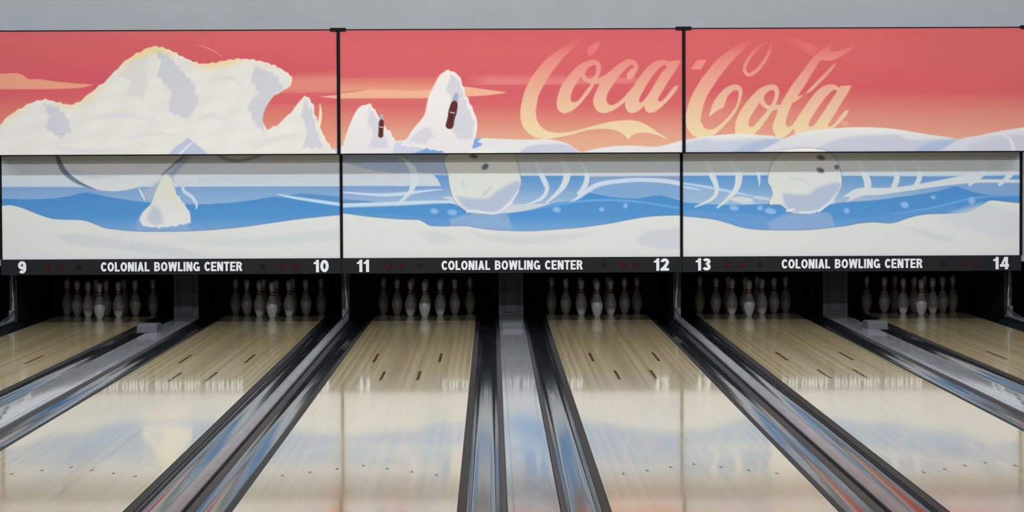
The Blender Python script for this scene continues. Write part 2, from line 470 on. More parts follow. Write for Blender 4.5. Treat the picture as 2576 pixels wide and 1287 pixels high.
def letters(p):
    def L(pts, holes=()):
        p.poly(pts, LCOL, 2.0, holes=holes, fade=LFADE)
    # first capital with its long tail
    L(A([(1010, 60), (860, 80), (700, 180), (560, 270), (440, 370), (340, 480), (250, 600), (190, 700), (140, 800), (100, 910), (70, 1030), (52, 1160)])
      + B([(50, 620), (66, 710), (100, 800), (160, 870), (240, 930), (330, 965), (430, 976), (520, 970), (620, 952), (750, 930), (900, 890), (1000, 860),
           (1100, 837), (1220, 824), (1350, 822), (1450, 830), (1550, 855), (1620, 892), (1680, 942), (1718, 992), (1750, 942), (1800, 907), (1880, 886),
           (1980, 882), (2090, 895), (2180, 920), (2260, 955), (2335, 998), (2280, 945), (2180, 880), (2080, 810), (1980, 748), (1880, 707), (1780, 690),
           (1680, 687), (1560, 696), (1450, 712), (1330, 737), (1200, 770), (1080, 805), (950, 840), (830, 867), (720, 882), (620, 884), (520, 870),
           (430, 835), (370, 785), (325, 725), (300, 650), (290, 560)])
      + A([(300, 1080), (330, 930), (375, 830), (430, 735), (490, 630), (560, 530), (640, 430), (720, 330), (790, 260), (870, 190), (960, 120)]))
    p.poly(A([(1085, 265), (1088, 205), (1140, 150), (1210, 105), (1262, 88), (1266, 150), (1225, 220), (1180, 272), (1130, 308), (1095, 298)]), (222, 118, 121), 2.4)
    L(A([(1120, 375), (1200, 368), (1262, 395), (1292, 450), (1292, 520), (1272, 600), (1250, 660), (1270, 742), (1205, 742), (1150, 830), (1080, 920), (1000, 1020), (920, 1100), (840, 1160),
         (760, 1190), (700, 1190), (640, 1150), (615, 1090), (610, 1010), (630, 920), (660, 830), (700, 740), (760, 660), (840, 560), (920, 480), (1000, 420)]),
      holes=[A([(980, 630), (1030, 690), (1090, 720), (1138, 742), (1060, 850), (1000, 930), (940, 1000), (880, 1022), (840, 1010), (825, 960), (835, 900), (870, 810), (910, 740)]),
             A([(1180, 448), (1105, 490), (1048, 580), (1080, 640), (1130, 662), (1180, 630), (1215, 560), (1222, 500), (1208, 455)])])
    L(A([(1250, 662), (1330, 620), (1430, 550), (1530, 460), (1620, 400), (1700, 362), (1760, 360), (1820, 385), (1862, 440), (1862, 510), (1830, 580), (1790, 640),
         (1740, 672), (1700, 655), (1688, 600), (1710, 560), (1760, 510), (1812, 480), (1790, 452), (1740, 458), (1690, 500), (1630, 560), (1560, 640),
         (1490, 740), (1430, 830), (1390, 910), (1380, 980), (1400, 1040), (1450, 1067), (1520, 1050), (1600, 990), (1690, 905), (1720, 960), (1672, 1010), (1600, 1070),
         (1500, 1140), (1400, 1180), (1320, 1190), (1250, 1170), (1200, 1110), (1175, 1030), (1180, 960), (1210, 870), (1275, 740), (1200, 745)]))
    L(A([(1680, 915), (1750, 830), (1830, 720), (1900, 620), (1980, 520), (2060, 440), (2140, 390), (2220, 370), (2290, 370), (2340, 392), (2400, 380), (2530, 378),
         (2480, 470), (2400, 600), (2320, 720), (2250, 840), (2190, 940), (2175, 990), (2200, 1016), (2250, 990), (2330, 900), (2420, 785), (2492, 768),
         (2470, 820), (2390, 930), (2300, 1030), (2200, 1120), (2120, 1170), (2050, 1185), (2000, 1170), (1970, 1112), (1960, 1078), (1900, 1140), (1820, 1180),
         (1740, 1186), (1690, 1140), (1665, 1070), (1670, 1005)]),
      holes=[A([(2290, 448), (2230, 460), (2170, 520), (2090, 620), (2010, 740), (1940, 860), (1890, 960), (1878, 1005), (1910, 1026), (1960, 990), (2020, 910),
                (2090, 800), (2160, 680), (2230, 570), (2302, 488)])])
    # dash
    p.poly(C_([(195, 410), (332, 414), (250, 556), (103, 550)]), (228, 140, 132), 2.0, smooth=False)
    # second capital
    L(C_([(1130, 60), (950, 120), (800, 180), (690, 260), (560, 350), (450, 450), (340, 590), (250, 700), (180, 820), (110, 950), (60, 1090), (25, 1230)])
      + D([(25, 660), (45, 760), (90, 830), (150, 890), (300, 930), (450, 870), (540, 790), (620, 710), (700, 620), (770, 520), (812, 430), (842, 340), (864, 250),
           (856, 190), (820, 147), (770, 130), (680, 145), (600, 190), (530, 260), (460, 350), (420, 430), (385, 540), (370, 612), (420, 570), (500, 510), (575, 470),
           (600, 430), (620, 370), (650, 300), (700, 245), (760, 213), (790, 223), (806, 270), (800, 330), (780, 420), (730, 510), (650, 610), (560, 700), (460, 775),
           (380, 795), (310, 770), (265, 710), (248, 650)])
      + C_([(265, 1180), (300, 1050), (350, 930), (430, 800), (510, 680), (600, 560), (700, 440), (810, 330), (900, 230), (1010, 150)]))
    lp = C_([(1195, 165), (1120, 205), (1030, 290), (960, 380), (910, 470), (890, 545), (908, 600), (955, 632), (1015, 608), (1085, 555), (1155, 470), (1220, 370), (1262, 280), (1290, 180)])
    ws = [3, 7, 8, 8, 8, 8.5, 9, 9, 9, 9, 9, 8, 8, 5]
    p.stroke([(x, y, w_) for (x, y), w_ in zip(lp, ws)], LCOL, 2.0, fade=LFADE)
    p.poly(C_([(1480, 80), (1650, 100), (1850, 170), (1995, 240), (1900, 352), (1780, 290), (1620, 200), (1500, 140)]), (221, 112, 112), 4, 0.85, fade=lambda X, Y: np.clip((X - 1965) / 60.0, 0, 1))
    # small o
    L(D([(1200, 150), (1300, 127), (1370, 152), (1407, 230), (1395, 310), (1350, 432), (1410, 425), (1400, 492), (1310, 515), (1250, 600), (1180, 700), (1110, 790), (1050, 850),
         (1000, 900), (900, 920), (780, 900), (755, 780), (765, 690), (800, 590), (860, 480), (940, 370), (1020, 280), (1100, 200)]),
      holes=[D([(1310, 213), (1260, 225), (1200, 275), (1178, 320), (1190, 380), (1230, 432), (1280, 432), (1312, 380), (1337, 300), (1337, 240)]),
             D([(1118, 398), (1060, 480), (990, 590), (955, 680), (955, 732), (990, 756), (1030, 745), (1090, 680), (1160, 600), (1210, 540), (1242, 500), (1180, 467)])])
    # l : stem, loop stroke, flourish
    L(C_([(2190, 160), (2050, 240), (1960, 320), (1880, 400), (1790, 520), (1700, 640), (1600, 770), (1520, 900), (1440, 1040), (1390, 1140)])
      + D([(1350, 620), (1320, 700), (1310, 770), (1340, 860), (1400, 912), (1470, 912), (1540, 862), (1645, 765), (1600, 735), (1540, 757), (1504, 720), (1510, 640), (1540, 550), (1580, 440), (1600, 405)])
      + C_([(1700, 985), (1800, 892), (1900, 782), (2000, 682), (2100, 580), (2180, 500), (2236, 456), (2230, 492), (2150, 600), (2050, 705), (1960, 795), (1870, 878), (1760, 925), (1668, 955),
            (1730, 862), (1800, 760), (1870, 640), (1940, 530), (2012, 420), (2110, 427), (2220, 402), (2350, 340), (2470, 255), (2560, 150), (2440, 220), (2330, 258), (2230, 285), (2140, 275)]))
    # a
    L(D([(1600, 740), (1660, 640), (1740, 520), (1830, 390), (1920, 270), (2000, 190), (2100, 140), (2190, 128), (2250, 150), (2290, 182), (2315, 150), (2472, 148),
         (2420, 250), (2350, 360), (2270, 490), (2190, 620), (2130, 720), (2122, 752), (2180, 740), (2260, 660), (2370, 520), (2432, 510), (2400, 580), (2300, 690), (2220, 765),
         (2100, 830), (1900, 880), (1640, 890), (1630, 790)]),
      holes=[D([(2232, 208), (2180, 230), (2090, 320), (2000, 440), (1910, 570), (1850, 680), (1838, 730), (1870, 757), (1930, 720), (2010, 610), (2090, 490), (2170, 360), (2252, 238)])])

def heap(p, pts, fur=1.2):
    def f(X, Y, d):
        c = np.zeros(X.shape + (3,)); c[:] = (226, 229, 230)
        k = np.clip((Y - 250) / 130.0, 0, 1) * 0.35
        c = c * (1 - k[..., None]) + np.array((196, 202, 216)) * k[..., None]
        e = np.clip(1 + d / 5.0, 0, 1) * 0.45
        return c * (1 - e[..., None]) + np.array((238, 236, 232)) * e[..., None]
    p.poly(pts, f, 2.0, jag=fur * 0.5)

def bottle(p, x, y, h, lean):
    """a dark drinks bottle with a pale neck, stuck in the snow"""
    dx, dy = math.sin(lean), -math.cos(lean)
    q = lambda t, w_: (x + dx * h * t, y + dy * h * t, w_ * h)
    p.stroke([q(0.62, .20), q(0.80, .17), q(0.95, .13)], (158, 172, 190), 1.8)
    p.stroke([q(0.02, .24), q(0.25, .22), q(0.42, .25), q(0.62, .22), q(0.68, .17)], (86, 34, 36), 1.8)
    p.stroke([(x + dx * h * .40 - 5, y + dy * h * .40 - 1, 3), (x + dx * h * .40 + 5, y + dy * h * .40 + 1, 3)], (196, 176, 172), 1.6)
    p.stroke([q(0.1, .05), q(0.35, .05)], (50, 18, 22), 2.0, 0.8)

def art_upper_mid(p):
    p.ramp([(70, (206, 94, 101)), (120, (207, 98, 103)), (180, (205, 94, 101)), (240, (203, 92, 100)), (262, (203, 98, 102)), (300, (208, 130, 118)), (340, (213, 158, 136)), (384, (216, 172, 144))])
    # glowing band on the left and the cloud in it
    p.poly([(840, 196), (1110, 190), (1110, 248), (840, 248)], lambda X, Y, d: vgrad([(190, (207, 100, 104)), (215, (216, 138, 122)), (247, (226, 178, 146))])(X, Y), 3, smooth=False,
           fade=lambda X, Y: np.clip((Y - 180) / 20, 0, 1) * np.clip((1150 - X) / 60, 0, 1))
    p.poly([(840, 236), (930, 226), (1060, 228), (1160, 218), (1215, 224), (1276, 232), (1230, 239), (1160, 243), (1060, 246), (840, 247)], (228, 176, 148), 2)
    p.poly([(840, 248), (1180, 246), (1180, 262), (840, 262)], (204, 104, 104), 5, 0.8, smooth=False)
    p.poly([(852, 231), (900, 226), (922, 226), (890, 232), (852, 236)], (196, 124, 110), 2, 0.7)
    # band at the lettering
    p.poly([(1170, 187), (1420, 186), (1640, 196), (1640, 208), (1500, 211), (1300, 213), (1170, 214)], (216, 122, 123), 2.0, smooth=False,
           fade=lambda X, Y: np.clip((Y - 184) / 16, 0, 1) * np.clip((X - 1170) / 60, 0, 1) * np.clip((1640 - X) / 60, 0, 1))
    letters(p)
    # hills of snow
    p.poly([(840, 372), (900, 360), (992, 354), (1100, 350), (1211, 347), (1255, 349), (1323, 351), (1377, 350), (1424, 360), (1458, 381), (1475, 380), (1508, 372), (1576, 366), (1644, 369),
            (1667, 366), (1725, 350), (1725, 400), (840, 400)], (214, 221, 225), 2)
    p.poly([(1300, 388), (1330, 368), (1390, 362), (1430, 366), (1456, 384), (1456, 400), (1290, 400)], (186, 197, 217), 6)
    p.poly([(930, 372), (1000, 358), (1060, 362), (1090, 380), (1050, 400), (930, 400)], (190, 204, 224), 5)
    p.poly([(1020, 392), (1060, 378), (1100, 362), (1180, 350), (1212, 346), (1200, 356), (1214, 362), (1196, 372), (1150, 374), (1080, 392)], (118, 160, 214), 3)
    p.poly([(1170, 384), (1200, 379), (1240, 381), (1258, 386), (1258, 400), (1165, 400)], (232, 232, 224), 2)
    # two heaps of snow with bottles in them
    heap(p, [(856, 394), (866, 350), (880, 306), (892, 284), (906, 268), (930, 262), (946, 282), (962, 312), (984, 336), (992, 362), (972, 394)], 5)
    heap(p, [(1008, 366), (1034, 330), (1062, 296), (1078, 250), (1096, 206), (1112, 182), (1134, 178), (1156, 194), (1170, 236), (1186, 268), (1200, 310), (1192, 352), (1172, 388), (1110, 380), (1060, 372)], 5)
    for q in ([(930, 270), (922, 304), (940, 340), (926, 372), (976, 372), (962, 322), (944, 290)], [(1134, 186), (1122, 226), (1146, 262), (1126, 310), (1150, 350), (1188, 350), (1192, 306), (1172, 260), (1156, 206)],
              [(1050, 330), (1076, 318), (1092, 346), (1064, 362), (1030, 356)]):
        p.poly(q, (194, 201, 216), 5, 0.75, smooth=False, jag=3)
    bottle(p, 957, 341, 54, 0.05)
    bottle(p, 1130, 316, 84, 0.22)

def art_upper_right(p):
    p.ramp([(65, (210, 98, 101)), (150, (206, 96, 100)), (228, (203, 90, 96)), (252, (206, 110, 106)), (285, (208, 132, 120)), (320, (212, 146, 130)), (350, (215, 162, 138)), (384, (216, 168, 142))])
    letters(p)
    p.spot(2126, 311, 18, 12, (224, 168, 142), 0, 6, 0.8)
    p.poly([(1712, 354), (1768, 344), (1846, 337), (1911, 339.5), (1965, 346), (2010, 372), (2010, 400), (1712, 400)],
           lambda X, Y, d: vgrad([(338, (220, 227, 226)), (352, (206, 216, 222)), (385, (196, 205, 220))])(X, Y), 2)
    p.poly([(1722, 364), (1768, 350), (1810, 356), (1860, 352), (1930, 348), (1966, 350), (1930, 372), (1890, 386), (1722, 386)], (184, 196, 216), 8, 0.8)
    p.poly([(1830, 388), (1880, 362), (1930, 352), (1964, 350), (1940, 368), (1906, 386)], (158, 180, 214), 8, 0.8)
    p.poly([(1902, 384), (1944, 364), (1982, 345), (2006, 337), (2057, 327), (2125, 321), (2176, 320), (2244, 323.5), (2329, 337), (2414, 351), (2440, 372), (2440, 400), (1890, 400)],
           lambda X, Y, d: vgrad([(322, (222, 228, 226)), (340, (212, 219, 224)), (385, (202, 210, 222))])(X, Y), 2)
    p.poly([(2060, 372), (2110, 350), (2180, 341), (2260, 340), (2290, 352), (2350, 350), (2412, 351), (2380, 370), (2340, 386), (2060, 386)], (180, 193, 212), 9, 0.8)
    p.poly([(2296, 386), (2330, 362), (2380, 352), (2412, 351), (2390, 366), (2362, 380)], (160, 180, 214), 8, 0.85)
    p.poly([(2364, 384), (2414, 351), (2465, 340.5), (2516, 330), (2600, 317), (2600, 400), (2350, 400)],
           lambda X, Y, d: vgrad([(318, (220, 226, 226)), (342, (204, 211, 222)), (385, (198, 206, 220))])(X, Y), 2)
    p.poly([(2440, 366), (2510, 344), (2580, 340), (2600, 390), (2430, 390)], (186, 195, 212), 10, 0.7)
    p.stroke([(2520, 336, 4), (2544, 352, 8), (2554, 386, 10)], (212, 218, 228), 3)
    p.poly([(1955, 385), (1985, 378), (2030, 373), (2070, 378), (2085, 385), (2085, 398), (1955, 398)], (228, 230, 226), 2)
    p.stroke([(1960, 375, 1), (2030, 371, 2), (2080, 378, 1.6), (2095, 388, 1.5)], (150, 160, 178), 1.8, 0.8)

def snow_front(p, edge, cols=(221, 223, 219)):
    lo = [(edge[-1][0] + 30, edge[-1][1]), (edge[-1][0] + 30, 700), (edge[0][0] - 30, 700), (edge[0][0] - 30, edge[0][1])]
    p.poly(edge + lo, (108, 128, 150), 3.5, 0.55)
    p.poly([(x, y + 2.2) for x, y in edge] + lo, lambda X, Y, d: vgrad([(500, (224, 227, 222)), (590, (221, 222, 218)), (660, (220, 221, 219))])(X, Y), 1.8)

def snowball(p, pts, low, holes, hx):
    p.poly(pts, (124, 138, 156), 5.5, 0.7)
    p.poly([(hx + (x - hx) * 0.985, 460 + (y - 460) * 0.98) for x, y in pts], (223, 225, 219), 2.0)
    p.poly(low, (178, 191, 215), 9, 0.9)
    for (x, y, w_, h_, r_) in holes:
        p.spot(x, y, w_ + 5, h_ + 4, (176, 180, 188), r_, 5, 0.8)
        p.spot(x + 1, y, w_, h_, (104, 112, 122), r_, 5)

def art_lower_left(p):
    p.ramp([(380, (212, 216, 220)), (430, (210, 216, 220)), (470, (205, 214, 223))])
    p.poly([(500, 448), (620, 436), (700, 428), (860, 420), (860, 460), (500, 460)], (198, 206, 214), 10, 0.5)
    p.poly([(-20, 469.8), (300, 470.5), (560, 469), (880, 468), (880, 600), (-20, 600)], lambda X, Y, d: vgrad([(470, (124, 165, 210)), (512, (146, 180, 216))])(X, Y), 2.5, smooth=False)
    p.poly([(-20, 498), (80, 501), (140, 498), (176, 493), (212, 484), (240, 488), (280, 496), (355, 507), (420, 512), (503, 513.5), (584, 509), (635, 503), (690, 495), (740, 500), (854, 515), (890, 520),
            (890, 620), (-20, 620)], lambda X, Y, d: vgrad([(484, (72, 140, 204)), (545, (82, 148, 208)), (580, (120, 166, 214))])(X, Y), 2.5)
    p.poly([(722, 494), (756, 486), (800, 489), (890, 498), (890, 512), (790, 503)], (92, 146, 202), 3)
    p.stroke([(698, 488, 2), (740, 497, 6), (800, 506, 8), (890, 519, 8)], (192, 222, 246), 2)
    p.poly([(342, 560), (360, 545), (470, 545), (478, 575), (478, 600), (345, 600)], (140, 172, 214), 8, 0.8)
    # underside of the snow bank
    bowl = [(140, 380), (160, 424), (190, 452), (224, 470), (256, 479), (300, 480), (340, 473), (380, 459), (412, 440), (440, 418), (472, 384)]
    p.poly([(138, 380), (152, 426), (184, 456), (232, 474), (300, 478), (300, 380)], (110, 124, 146), 4, 0.95)
    p.poly([(380, 470), (430, 430), (474, 380), (500, 380), (440, 440), (436, 462), (420, 500), (365, 500), (352, 478)], (170, 184, 206), 6, 0.9)
    p.poly([(x + 6 if x < 250 else x, y) for x, y in bowl], lambda X, Y, d: vgrad([(385, (222, 222, 214)), (440, (214, 218, 222)), (480, (222, 224, 220))])(X, Y), 2)
    p.stroke([(178, 418, 2), (205, 440, 8), (250, 446, 8), (300, 440, 2)], (196, 199, 206), 8, 0.7)
    p.stroke([(330, 420, 2), (370, 416, 10), (410, 408, 4)], (196, 203, 214), 10, 0.6)
    p.stroke([(474, 384, 5), (440, 412, 6), (408, 440, 3)], (110, 124, 142), 3, 0.8)
    p.poly([(536, 380), (556, 398), (590, 408), (626, 404), (656, 392), (672, 380)], (140, 148, 158), 6, 0.8)
    p.poly([(548, 380), (566, 394), (592, 401), (620, 398), (646, 388), (658, 380)], (212, 210, 196), 5)
    p.stroke([(652, 430, 3), (700, 412, 8), (740, 396, 8), (760, 384, 6)], (222, 214, 208), 6, 0.8)
    # clump of fallen snow on the ice
    p.poly([(352, 556), (362, 530), (380, 512), (392, 482), (406, 452), (420, 436), (432, 450), (442, 482), (460, 508), (478, 536), (480, 560), (440, 568), (400, 572), (364, 568)],
           lambda X, Y, d: vgrad([(436, (226, 224, 208)), (500, (224, 224, 214)), (570, (228, 229, 226))])(X, Y), 2.4, jag=2.4)
    p.poly([(368, 552), (384, 518), (402, 526), (412, 560), (390, 566)], (190, 197, 213), 10, 0.8)
    p.stroke([(424, 455, 3), (430, 490, 8), (456, 530, 2)], (230, 220, 184), 8, 0.6)
    p.stroke([(350, 474, 3), (358, 490, 5), (364, 502, 3)], (220, 224, 230), 2)
    p.stroke([(460, 470, 7), (464, 482, 8), (482, 494, 9), (494, 512, 7), (494, 526, 2)], (204, 218, 234), 2.5)
    snow_front(p, [(-20, 516), (8, 515), (30, 514), (60, 522), (100, 538), (140, 549), (200, 551), (225, 556), (260, 570), (290, 575), (350, 580), (450, 580), (520, 577), (600, 570), (680, 559), (760, 548), (890, 535)])
    p.poly([(145, 592), (200, 588), (320, 606), (440, 622), (525, 644), (400, 640), (260, 622), (170, 612)], (204, 210, 210), 10, 0.8)
    p.poly([(470, 606), (620, 600), (760, 585), (870, 575), (870, 600), (700, 615), (560, 616)], (205, 211, 212), 12, 0.7)

def art_lower_mid(p):
    p.ramp([(380, (210, 214, 216)), (432, (206, 213, 219)), (465, (205, 214, 221))])
    p.poly([(850, 380), (1130, 380), (1130, 440), (1050, 434), (990, 434), (930, 426), (850, 404)], (166, 186, 214), 4, 0.9)
    p.poly([(850, 467.5), (1108, 467.5), (1092, 440), (1150, 440), (1150, 520), (850, 520)], lambda X, Y, d: vgrad([(440, (96, 150, 210)), (475, (130, 166, 210)), (510, (160, 188, 218))])(X, Y), 3, smooth=False)
    p.poly([(1030, 434), (1075, 438), (1098, 448), (1108, 467), (1000, 468)], (206, 215, 223), 3)
    p.poly([(850, 500), (900, 503), (950, 507), (900, 512), (850, 514)], (104, 150, 196), 3)
    p.poly([(850, 522), (1000, 518), (1110, 512), (1150, 514), (1200, 540), (1320, 530), (1390, 511), (1430, 504), (1470, 482), (1500, 487), (1540, 494), (1600, 498), (1656, 490), (1680, 495), (1740, 512), (1740, 620), (850, 620)],
           lambda X, Y, d: vgrad([(484, (74, 142, 205)), (545, (82, 148, 208)), (582, (122, 170, 216))])(X, Y), 2.5)
    p.poly([(868, 538), (1000, 540), (1060, 548), (1180, 556), (1180, 600), (868, 600)], (100, 155, 212), 8, 0.8)
    p.poly([(1130, 550), (1180, 538), (1262, 534), (1280, 548), (1290, 585), (1150, 590)], (142, 174, 214), 8, 0.9)
    # right part: bright ice under the horizon
    p.poly([(1290, 442), (1470, 442), (1470, 484), (1430, 505), (1390, 511), (1290, 514)], lambda X, Y, d: vgrad([(442, (92, 150, 210)), (470, (116, 164, 212)), (506, (160, 186, 216))])(X, Y), 2.5, smooth=False)
    p.poly([(1470, 444), (1560, 443), (1740, 442), (1740, 470), (1600, 460), (1490, 470), (1470, 486)], (128, 158, 202), 3, 0.9, smooth=False)
    p.poly([(1466, 484), (1500, 464), (1550, 457), (1620, 456), (1740, 466), (1740, 506), (1690, 498), (1656, 491), (1600, 498), (1540, 494), (1500, 487)], (130, 169, 213), 2.5)
    p.stroke([(1425, 511, 2), (1452, 498, 8), (1476, 480, 12), (1505, 464, 12), (1550, 456, 11), (1610, 452, 10), (1680, 456, 11), (1740, 468, 11)], (206, 220, 238), 2.5)
    p.stroke([(1335, 528, 1), (1400, 515, 4), (1460, 506, 5), (1520, 503, 5), (1580, 505, 5), (1640, 512, 4), (1740, 528, 4)], (108, 170, 228), 2.5)
    # ripples
    p.stroke([(860, 483, 4), (920, 488, 6), (965, 490, 8), (1015, 487, 9), (1060, 481, 6), (1112, 476, 2)], (200, 220, 238), 2)
    p.stroke([(840, 516, 8), (950, 513, 8), (1050, 509, 8), (1110, 507, 6), (1145, 510, 8), (1178, 530, 3)], (200, 224, 246), 2)
    for q in ([(1003, 392, 2), (1024, 408, 10), (1040, 432, 18), (1042, 456, 17), (1030, 484, 10), (1002, 512, 7)], [(1343, 390, 2), (1354, 424, 11), (1372, 462, 13), (1375, 478, 10), (1360, 500, 8), (1322, 514, 3)],
              [(1406, 398, 2), (1420, 412, 14), (1426, 440, 18), (1412, 474, 13), (1374, 509, 4)], [(1452, 398, 2), (1468, 420, 8), (1476, 446, 12), (1470, 468, 13), (1456, 486, 10)]):
        p.stroke(q, (214, 224, 228), 2.2)
    for x, y, w_, h_ in ((1400, 527, 20, 14), (1513, 526, 13, 11), (1573, 517, 11, 14), (1092, 531, 20, 14), (1137, 534, 24, 15), (1086, 500, 22, 6)):
        p.spot(x, y, w_, h_, (140, 184, 232), 0.1, 4)
    p.poly([(1112, 496), (1130, 494), (1150, 498), (1175, 522), (1160, 520), (1135, 504)], (208, 214, 224), 3)
    snowball(p, [(1116, 402), (1128, 386), (1150, 372), (1285, 372), (1298, 398), (1306, 428), (1311, 455), (1306, 476), (1288, 504), (1262, 528), (1232, 539), (1182, 535), (1156, 520), (1139, 500), (1130, 470), (1125, 436)],
             [(1150, 492), (1180, 498), (1225, 498), (1256, 476), (1296, 456), (1310, 458), (1302, 482), (1284, 505), (1258, 527), (1228, 535), (1184, 530), (1160, 512)],
             [(1219, 419, 17, 12, -0.7), (1190, 393, 18, 8, 0.1)], 1218)
    p.stroke([(1258, 532, 5), (1286, 506, 5), (1304, 478, 3)], (224, 232, 240), 2)
    p.stroke([(1175, 532, 6), (1195, 530, 5), (1240, 537, 5), (1262, 530, 4)], (220, 228, 240), 2)
    p.stroke([(1160, 455, 2), (1166, 462, 7), (1162, 470, 2)], (202, 204, 204), 6, 0.7)
    p.stroke([(1210, 496, 2), (1222, 484, 8), (1236, 470, 2)], (192, 200, 212), 6, 0.8)
    snow_front(p, [(830, 533), (868, 535), (920, 542), (1000, 549), (1052, 551), (1066, 557), (1080, 565), (1110, 567), (1170, 566), (1200, 571), (1250, 577), (1330, 579), (1400, 575), (1470, 569), (1540, 559), (1580, 551), (1630, 543), (1680, 540), (1740, 539)])
    p.poly([(1050, 586), (1090, 582), (1150, 596), (1140, 606), (1090, 610)], (206, 211, 211), 9, 0.8)
    p.poly([(1180, 582), (1240, 592), (1340, 594), (1440, 588), (1500, 582), (1420, 606), (1320, 614), (1230, 604)], (207, 212, 212), 10, 0.8)
    p.poly([(1602, 600), (1630, 580), (1740, 572), (1740, 628), (1640, 622), (1606, 612)], (204, 207, 214), 8, 0.85)

def art_lower_right(p):
    p.ramp([(380, (212, 214, 216)), (425, (212, 217, 216)), (442, (203, 216, 224))])
    p.poly([(1700, 442), (1945, 440.5), (1945, 520), (1700, 520)], lambda X, Y, d: vgrad([(442, (96, 152, 210)), (470, (120, 166, 212)), (508, (160, 190, 216))])(X, Y), 2.5, smooth=False)
    p.poly([(1700, 466), (1790, 474), (1850, 486), (1940, 496), (1940, 516), (1700, 512)], (156, 186, 216), 5, 0.8)
    p.poly([(2100, 442), (2300, 443), (2410, 443), (2600, 440), (2600, 500), (2100, 512)], lambda X, Y, d: vgrad([(442, (104, 156, 210)), (475, (132, 172, 214)), (505, (170, 192, 216))])(X, Y), 2.5, smooth=False)
    p.poly([(1700, 507), (1760, 512), (1830, 515), (1900, 514), (1960, 514), (2010, 540), (2095, 512), (2200, 503), (2300, 490), (2360, 480), (2408, 469), (2450, 482), (2500, 490), (2600, 490), (2600, 640), (1700, 640)],
           lambda X, Y, d: vgrad([(470, (74, 142, 205)), (545, (84, 150, 208)), (578, (122, 168, 216))])(X, Y), 2.5)
    p.poly([(1700, 526), (1800, 534), (1930, 542), (1960, 560), (1960, 600), (1700, 600)], (104, 157, 213), 7, 0.8)
    p.poly([(1930, 560), (1980, 538), (2080, 534), (2095, 548), (2100, 580), (1940, 590)], (142, 172, 214), 8, 0.9)
    p.poly([(2408, 468), (2460, 458), (2600, 462), (2600, 490), (2500, 489), (2450, 482)], (130, 168, 213), 3)
    p.poly([(2136, 555), (2240, 540), (2330, 527), (2400, 512), (2410, 540), (2300, 575), (2136, 580)], (100, 155, 212), 8, 0.7)
    p.stroke([(2240, 538, 2), (2330, 525, 4), (2400, 509, 5), (2450, 498, 5), (2500, 493, 4), (2600, 491, 3)], (108, 170, 228), 2.5)
    p.stroke([(1700, 459, 5), (1740, 464, 6), (1790, 472, 7), (1850, 484, 6), (1890, 492, 2)], (184, 210, 238), 2.2)
    p.stroke([(1700, 466, 4), (1740, 473, 5), (1762, 478, 2)], (192, 216, 240), 2.2)
    p.spot(1866, 502, 58, 14, (214, 220, 218), 0.05, 5)
    p.spot(1880, 510, 40, 7, (198, 216, 234), 0, 4)
    p.stroke([(1896, 495, 6), (1915, 498, 8), (1940, 502, 5)], (200, 210, 228), 2.5)
    for q in ([(1762, 386, 2), (1778, 408, 8), (1790, 438, 16), (1803, 476, 10), (1790, 500, 8), (1748, 520, 3)], [(1822, 394, 2), (1846, 420, 10), (1858, 440, 18), (1852, 474, 14), (1830, 500, 9), (1804, 522, 4)],
              [(1904, 432, 8), (1909, 446, 7), (1910, 466, 2)],
              [(2154, 390, 4), (2168, 425, 14), (2182, 455, 18), (2182, 478, 16)], [(2226, 394, 3), (2250, 425, 10), (2256, 450, 15), (2244, 478, 12)], [(2298, 396, 3), (2313, 425, 9), (2312, 450, 13), (2298, 474, 10)],
              [(2455, 392, 3), (2476, 410, 10), (2472, 436, 13), (2440, 464, 7)], [(2564, 396, 8), (2550, 430, 14), (2515, 464, 8)]):
        p.stroke(q, (216, 224, 226), 2.4)
    p.poly([(2120, 494), (2136, 484), (2150, 476), (2167, 472), (2238, 472), (2290, 466), (2358, 454), (2412, 443), (2450, 438), (2480, 440), (2450, 450), (2600, 452), (2600, 460), (2500, 459), (2450, 460), (2392, 465), (2307, 476), (2221, 489), (2172, 492), (2150, 500), (2128, 509), (2140, 495)],
           (216, 223, 224), 2.4)
    for x, y, w_, h_ in ((1846, 523, 24, 13), (1912, 523, 14, 12), (1938, 531, 28, 15), (2130, 530, 15, 14), (2276, 515, 20, 16), (2348, 496, 13, 10), (2445, 504, 18, 18)):
        p.spot(x, y, w_, h_, (142, 186, 234), 0.15, 4)
    snowball(p, [(1944, 404), (1958, 390), (1985, 374), (2065, 374), (2098, 392), (2112, 420), (2119, 455), (2115, 476), (2100, 496), (2082, 514), (2060, 530), (2030, 538), (1990, 535), (1974, 524), (1962, 515), (1936, 516), (1934, 506),
                 (1942, 490), (1938, 472), (1930, 455), (1934, 430)],
             [(1968, 486), (2000, 488), (2032, 488), (2056, 472), (2096, 460), (2116, 462), (2102, 492), (2062, 526), (2028, 533), (1992, 530), (1974, 512)],
             [(2063, 428, 18, 11, 0.4), (2104, 420, 10, 10, 0.6), (2064, 396, 18, 9, 0.3)], 2026)
    p.stroke([(2060, 531, 5), (2086, 510, 5), (2108, 484, 3)], (224, 232, 242), 2)
    p.stroke([(1980, 530, 6), (1998, 526, 5)], (222, 230, 240), 2)
    p.stroke([(2012, 534, 5), (2040, 534, 6), (2062, 528, 4)], (220, 228, 240), 2)
    p.stroke([(1985, 448, 2), (2010, 450, 6), (2034, 460, 2)], (206, 208, 206), 6, 0.7)
    snow_front(p, [(1690, 539), (1722, 542), (1790, 549), (1830, 559), (1870, 571), (1920, 576), (2000, 577), (2060, 574), (2136, 565), (2160, 560), (2200, 557), (2245, 559), (2290, 545), (2330, 537), (2420, 534), (2440, 529), (2470, 514), (2492, 502), (2530, 505), (2600, 511)])
